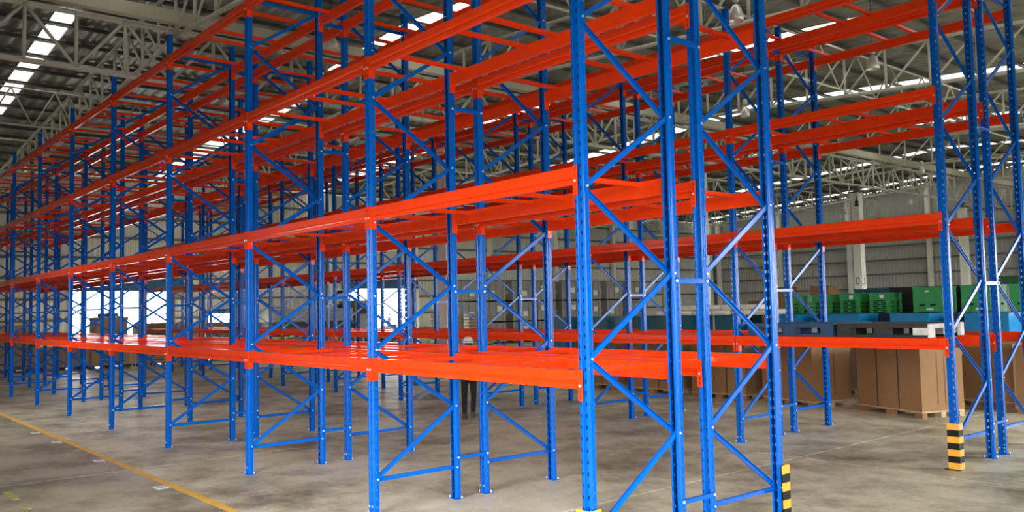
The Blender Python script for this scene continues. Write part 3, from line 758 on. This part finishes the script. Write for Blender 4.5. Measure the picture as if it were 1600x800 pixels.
# ------------------------------------------------------------------ people
def skinned(name, verts, edges, radii, m, parent, sub=2, root=0):
    me = bpy.data.meshes.new(name); me.from_pydata(verts, edges, []); o = bpy.data.objects.new(name, me); COL.objects.link(o)
    sk_ = o.modifiers.new('skin', 'SKIN'); sk_.use_smooth_shade = True
    ss = o.modifiers.new('sub', 'SUBSURF'); ss.levels = sub; ss.render_levels = sub
    for i, r in enumerate(radii):
        d = me.skin_vertices[0].data[i]; d.radius = (r, r) if not isinstance(r, tuple) else r; d.use_root = (i == root)
    dg = bpy.context.evaluated_depsgraph_get(); em = bpy.data.meshes.new_from_object(o.evaluated_get(dg))
    bpy.data.objects.remove(o); 
    em.materials.clear(); em.materials.append(m)
    for p in em.polygons: p.use_smooth = True
    return put(name, em, parent)
def person(label, loc, rz, helmet=True, legs=None, group=None):
    t = thing('person', label, 'person', loc, rz)
    # faces -y locally; stride along y
    V = [(0, 0, .90), (0, .01, 1.05), (0, .01, 1.22), (0, 0, 1.36), (0, -.01, 1.44), (0, -.03, 1.56)]
    Ed = [(0, 1), (1, 2), (2, 3), (3, 4), (4, 5)]; R = [.12, (.14, .105), (.15, .11), (.125, .09), .052, .06]
    def add(v, r, p): V.append(v); R.append(r); Ed.append((p, len(V)-1)); return len(V)-1
    for s, (hand, elb) in ((1, ((.27, -.10, .80), (.25, .02, 1.06))), (-1, ((-.26, .16, .80), (-.24, .10, 1.06)))):
        a = add((s*.17, 0, 1.34), .062, 3); b = add(elb, .046, a); c = add(hand, .032, b)
        hx, hy, hz = hand
        pm_ = add((hx, hy-.01, hz-.07), (.026, .036), c)
        for f in range(4):
            k1 = add((hx-.003*s, hy-.036+.022*f, hz-.115), .0095, pm_); k2 = add((hx-.012*s, hy-.036+.022*f-.004, hz-.15+.006*abs(f-1)), .0085, k1)
        th = add((hx-.01*s, hy-.05, hz-.05), .011, c); add((hx-.015*s, hy-.065, hz-.09), .009, th)
    body = skinned('body', V, Ed, R, M['shirt'], t, 2)
    # skin on hands, neck
    bm_mats = body.data.materials; bm_mats.append(M['skin'])
    for p in body.data.polygons:
        z = p.center.z; x = abs(p.center.x)
        if (x > .18 and z < .82) or z > 1.43: p.material_index = 1
    lg = legs or (((.10, -.02, .48), (.10, -.02, .09), -1), ((-.10, .02, .50), (-.10, .30, .16), -1))
    V2 = [(0, 0, .93)]; E2 = []; R2 = [(.15, .115)]
    for i, (kn, an, _) in enumerate(lg):
        s = 1 if i == 0 else -1
        a = len(V2); V2 += [(s*.09, 0, .84), kn, an]; E2 += [(0, a), (a, a+1), (a+1, a+2)]; R2 += [.092, .065, .056]
    skinned('trousers', V2, E2, R2, M['trouser'], t, 2)
    for kn, an, _ in lg:
        b = MB(M['boot'])
        fz = an[2]-.09
        pr = [(-.16, .0), (.09, .0), (.095, .05), (.07, .12), (-.02, .13), (-.06, .075), (-.15, .055), (-.17, .03)]
        b.prism(pr, lambda a, c: (an[0]-.045, an[1]+a, fz+c), lambda a, c: (an[0]+.045, an[1]+a, fz+c))
        put('boot', b.mesh('boot'), t)
    # head
    bm = bmesh.new(); bmesh.ops.create_uvsphere(bm, u_segments=20, v_segments=14, radius=1)
    for v in bm.verts:
        x, y, z = v.co; w = .076*(1-.18*max(0, -z))
        v.co = (x*w, y*.095 - (.012 if z < -.3 and y < 0 else 0), z*.115)
    me = bpy.data.meshes.new('head'); bm.to_mesh(me); bm.free(); me.materials.append(M['skin'])
    for p in me.polygons: p.use_smooth = True
    hd = put('head', me, t, (0, -.035, 1.555))
    f = MB(M['skin']); f.prism([(0, .012), (-.028, -.022), (0, -.028)], lambda a, b: (-.012, -.09+a, b), lambda a, b: (.012, -.09+a, b)); put('nose', f.mesh('nose'), hd)
    f = MB(M['white'], M['ink'])
    for s in (-1, 1): f.box(s*.03-.013, s*.03+.013, -.093, -.084, .01, .022); f.box(s*.03-.005, s*.03+.005, -.0945, -.085, .011, .021, 1)
    put('eyes', f.mesh('eyes'), hd)
    put('mouth', MB(M['boot']).box(-.022, .022, -.096, -.085, -.058, -.050).mesh('mouth'), hd)
    for s in (-1, 1): put('ear', MB(M['skin']).lathe([(0, -.03), (.012, -.015), (.014, .01), (.0, .03)], 8, 0, (s*.076, .005, 0)).mesh('ear'), hd)
    put('hair', MB(M['hair']).lathe([(.078, -.02), (.083, .02), (.07, .075), (0, .12)], 16, 0, (0, .012, .0)).mesh('hair'), hd)
    if helmet:
        h = MB(M['white'], M['inkgrey'])
        h.lathe([(.118, .045), (.122, .05), (.112, .075), (.104, .11), (.085, .145), (.05, .168), (0, .174)], 22)
        h.lathe([(.1155, .066), (.1175, .07), (.1125, .088), (.110, .088)], 22, 1)
        pr = [(.09*math.cos(a), -.115+(-.05)*math.sin(a)) for a in [PI*k/8 for k in range(9)]]
        h.prism(pr, lambda a, b: (a, b, .042), lambda a, b: (a, b, .052))
        put('helmet', h.mesh('helmet'), t, (0, -.02, 1.56))
    return t
person('person in white helmet, black trousers and brown boots walking in the rack aisle', (-8.97, 5.62, 0), -2.3).scale = (.955, .955, .955)
# small tug with a driver beyond the right far door
tg = thing('tow_tractor', 'small dark tow tractor outside the far right door', 'tractor', (-45.0, 26.5, 0))
put('body', MB(M['pl_black']).box(-.5, .5, -.9, .9, .35, 1.15).mesh('body'), tg)
put('bonnet', MB(M['truck']).box(-.45, .45, .2, .95, 1.15, 1.45).mesh('bonnet'), tg)
put('seat', MB(M['pl_black']).box(-.3, .3, -.75, -.3, 1.15, 1.25).mesh('seat'), tg)
for y in (-.6, .6):
    put('wheel', whl, tg, (.3, y, .36), (0, 0, 0), (.72, .72, .72)); put('wheel', whl, tg, (-.3, y, .36), (0, 0, PI), (.72, .72, .72))
pd = person('person in dark clothes on the small tractor outside the far door', (-45.0, 26.25, .42), PI, False, (((.12, -.38, .86), (.12, -.45, .84), -1), ((-.12, -.38, .86), (-.12, -.45, .84), -1)))
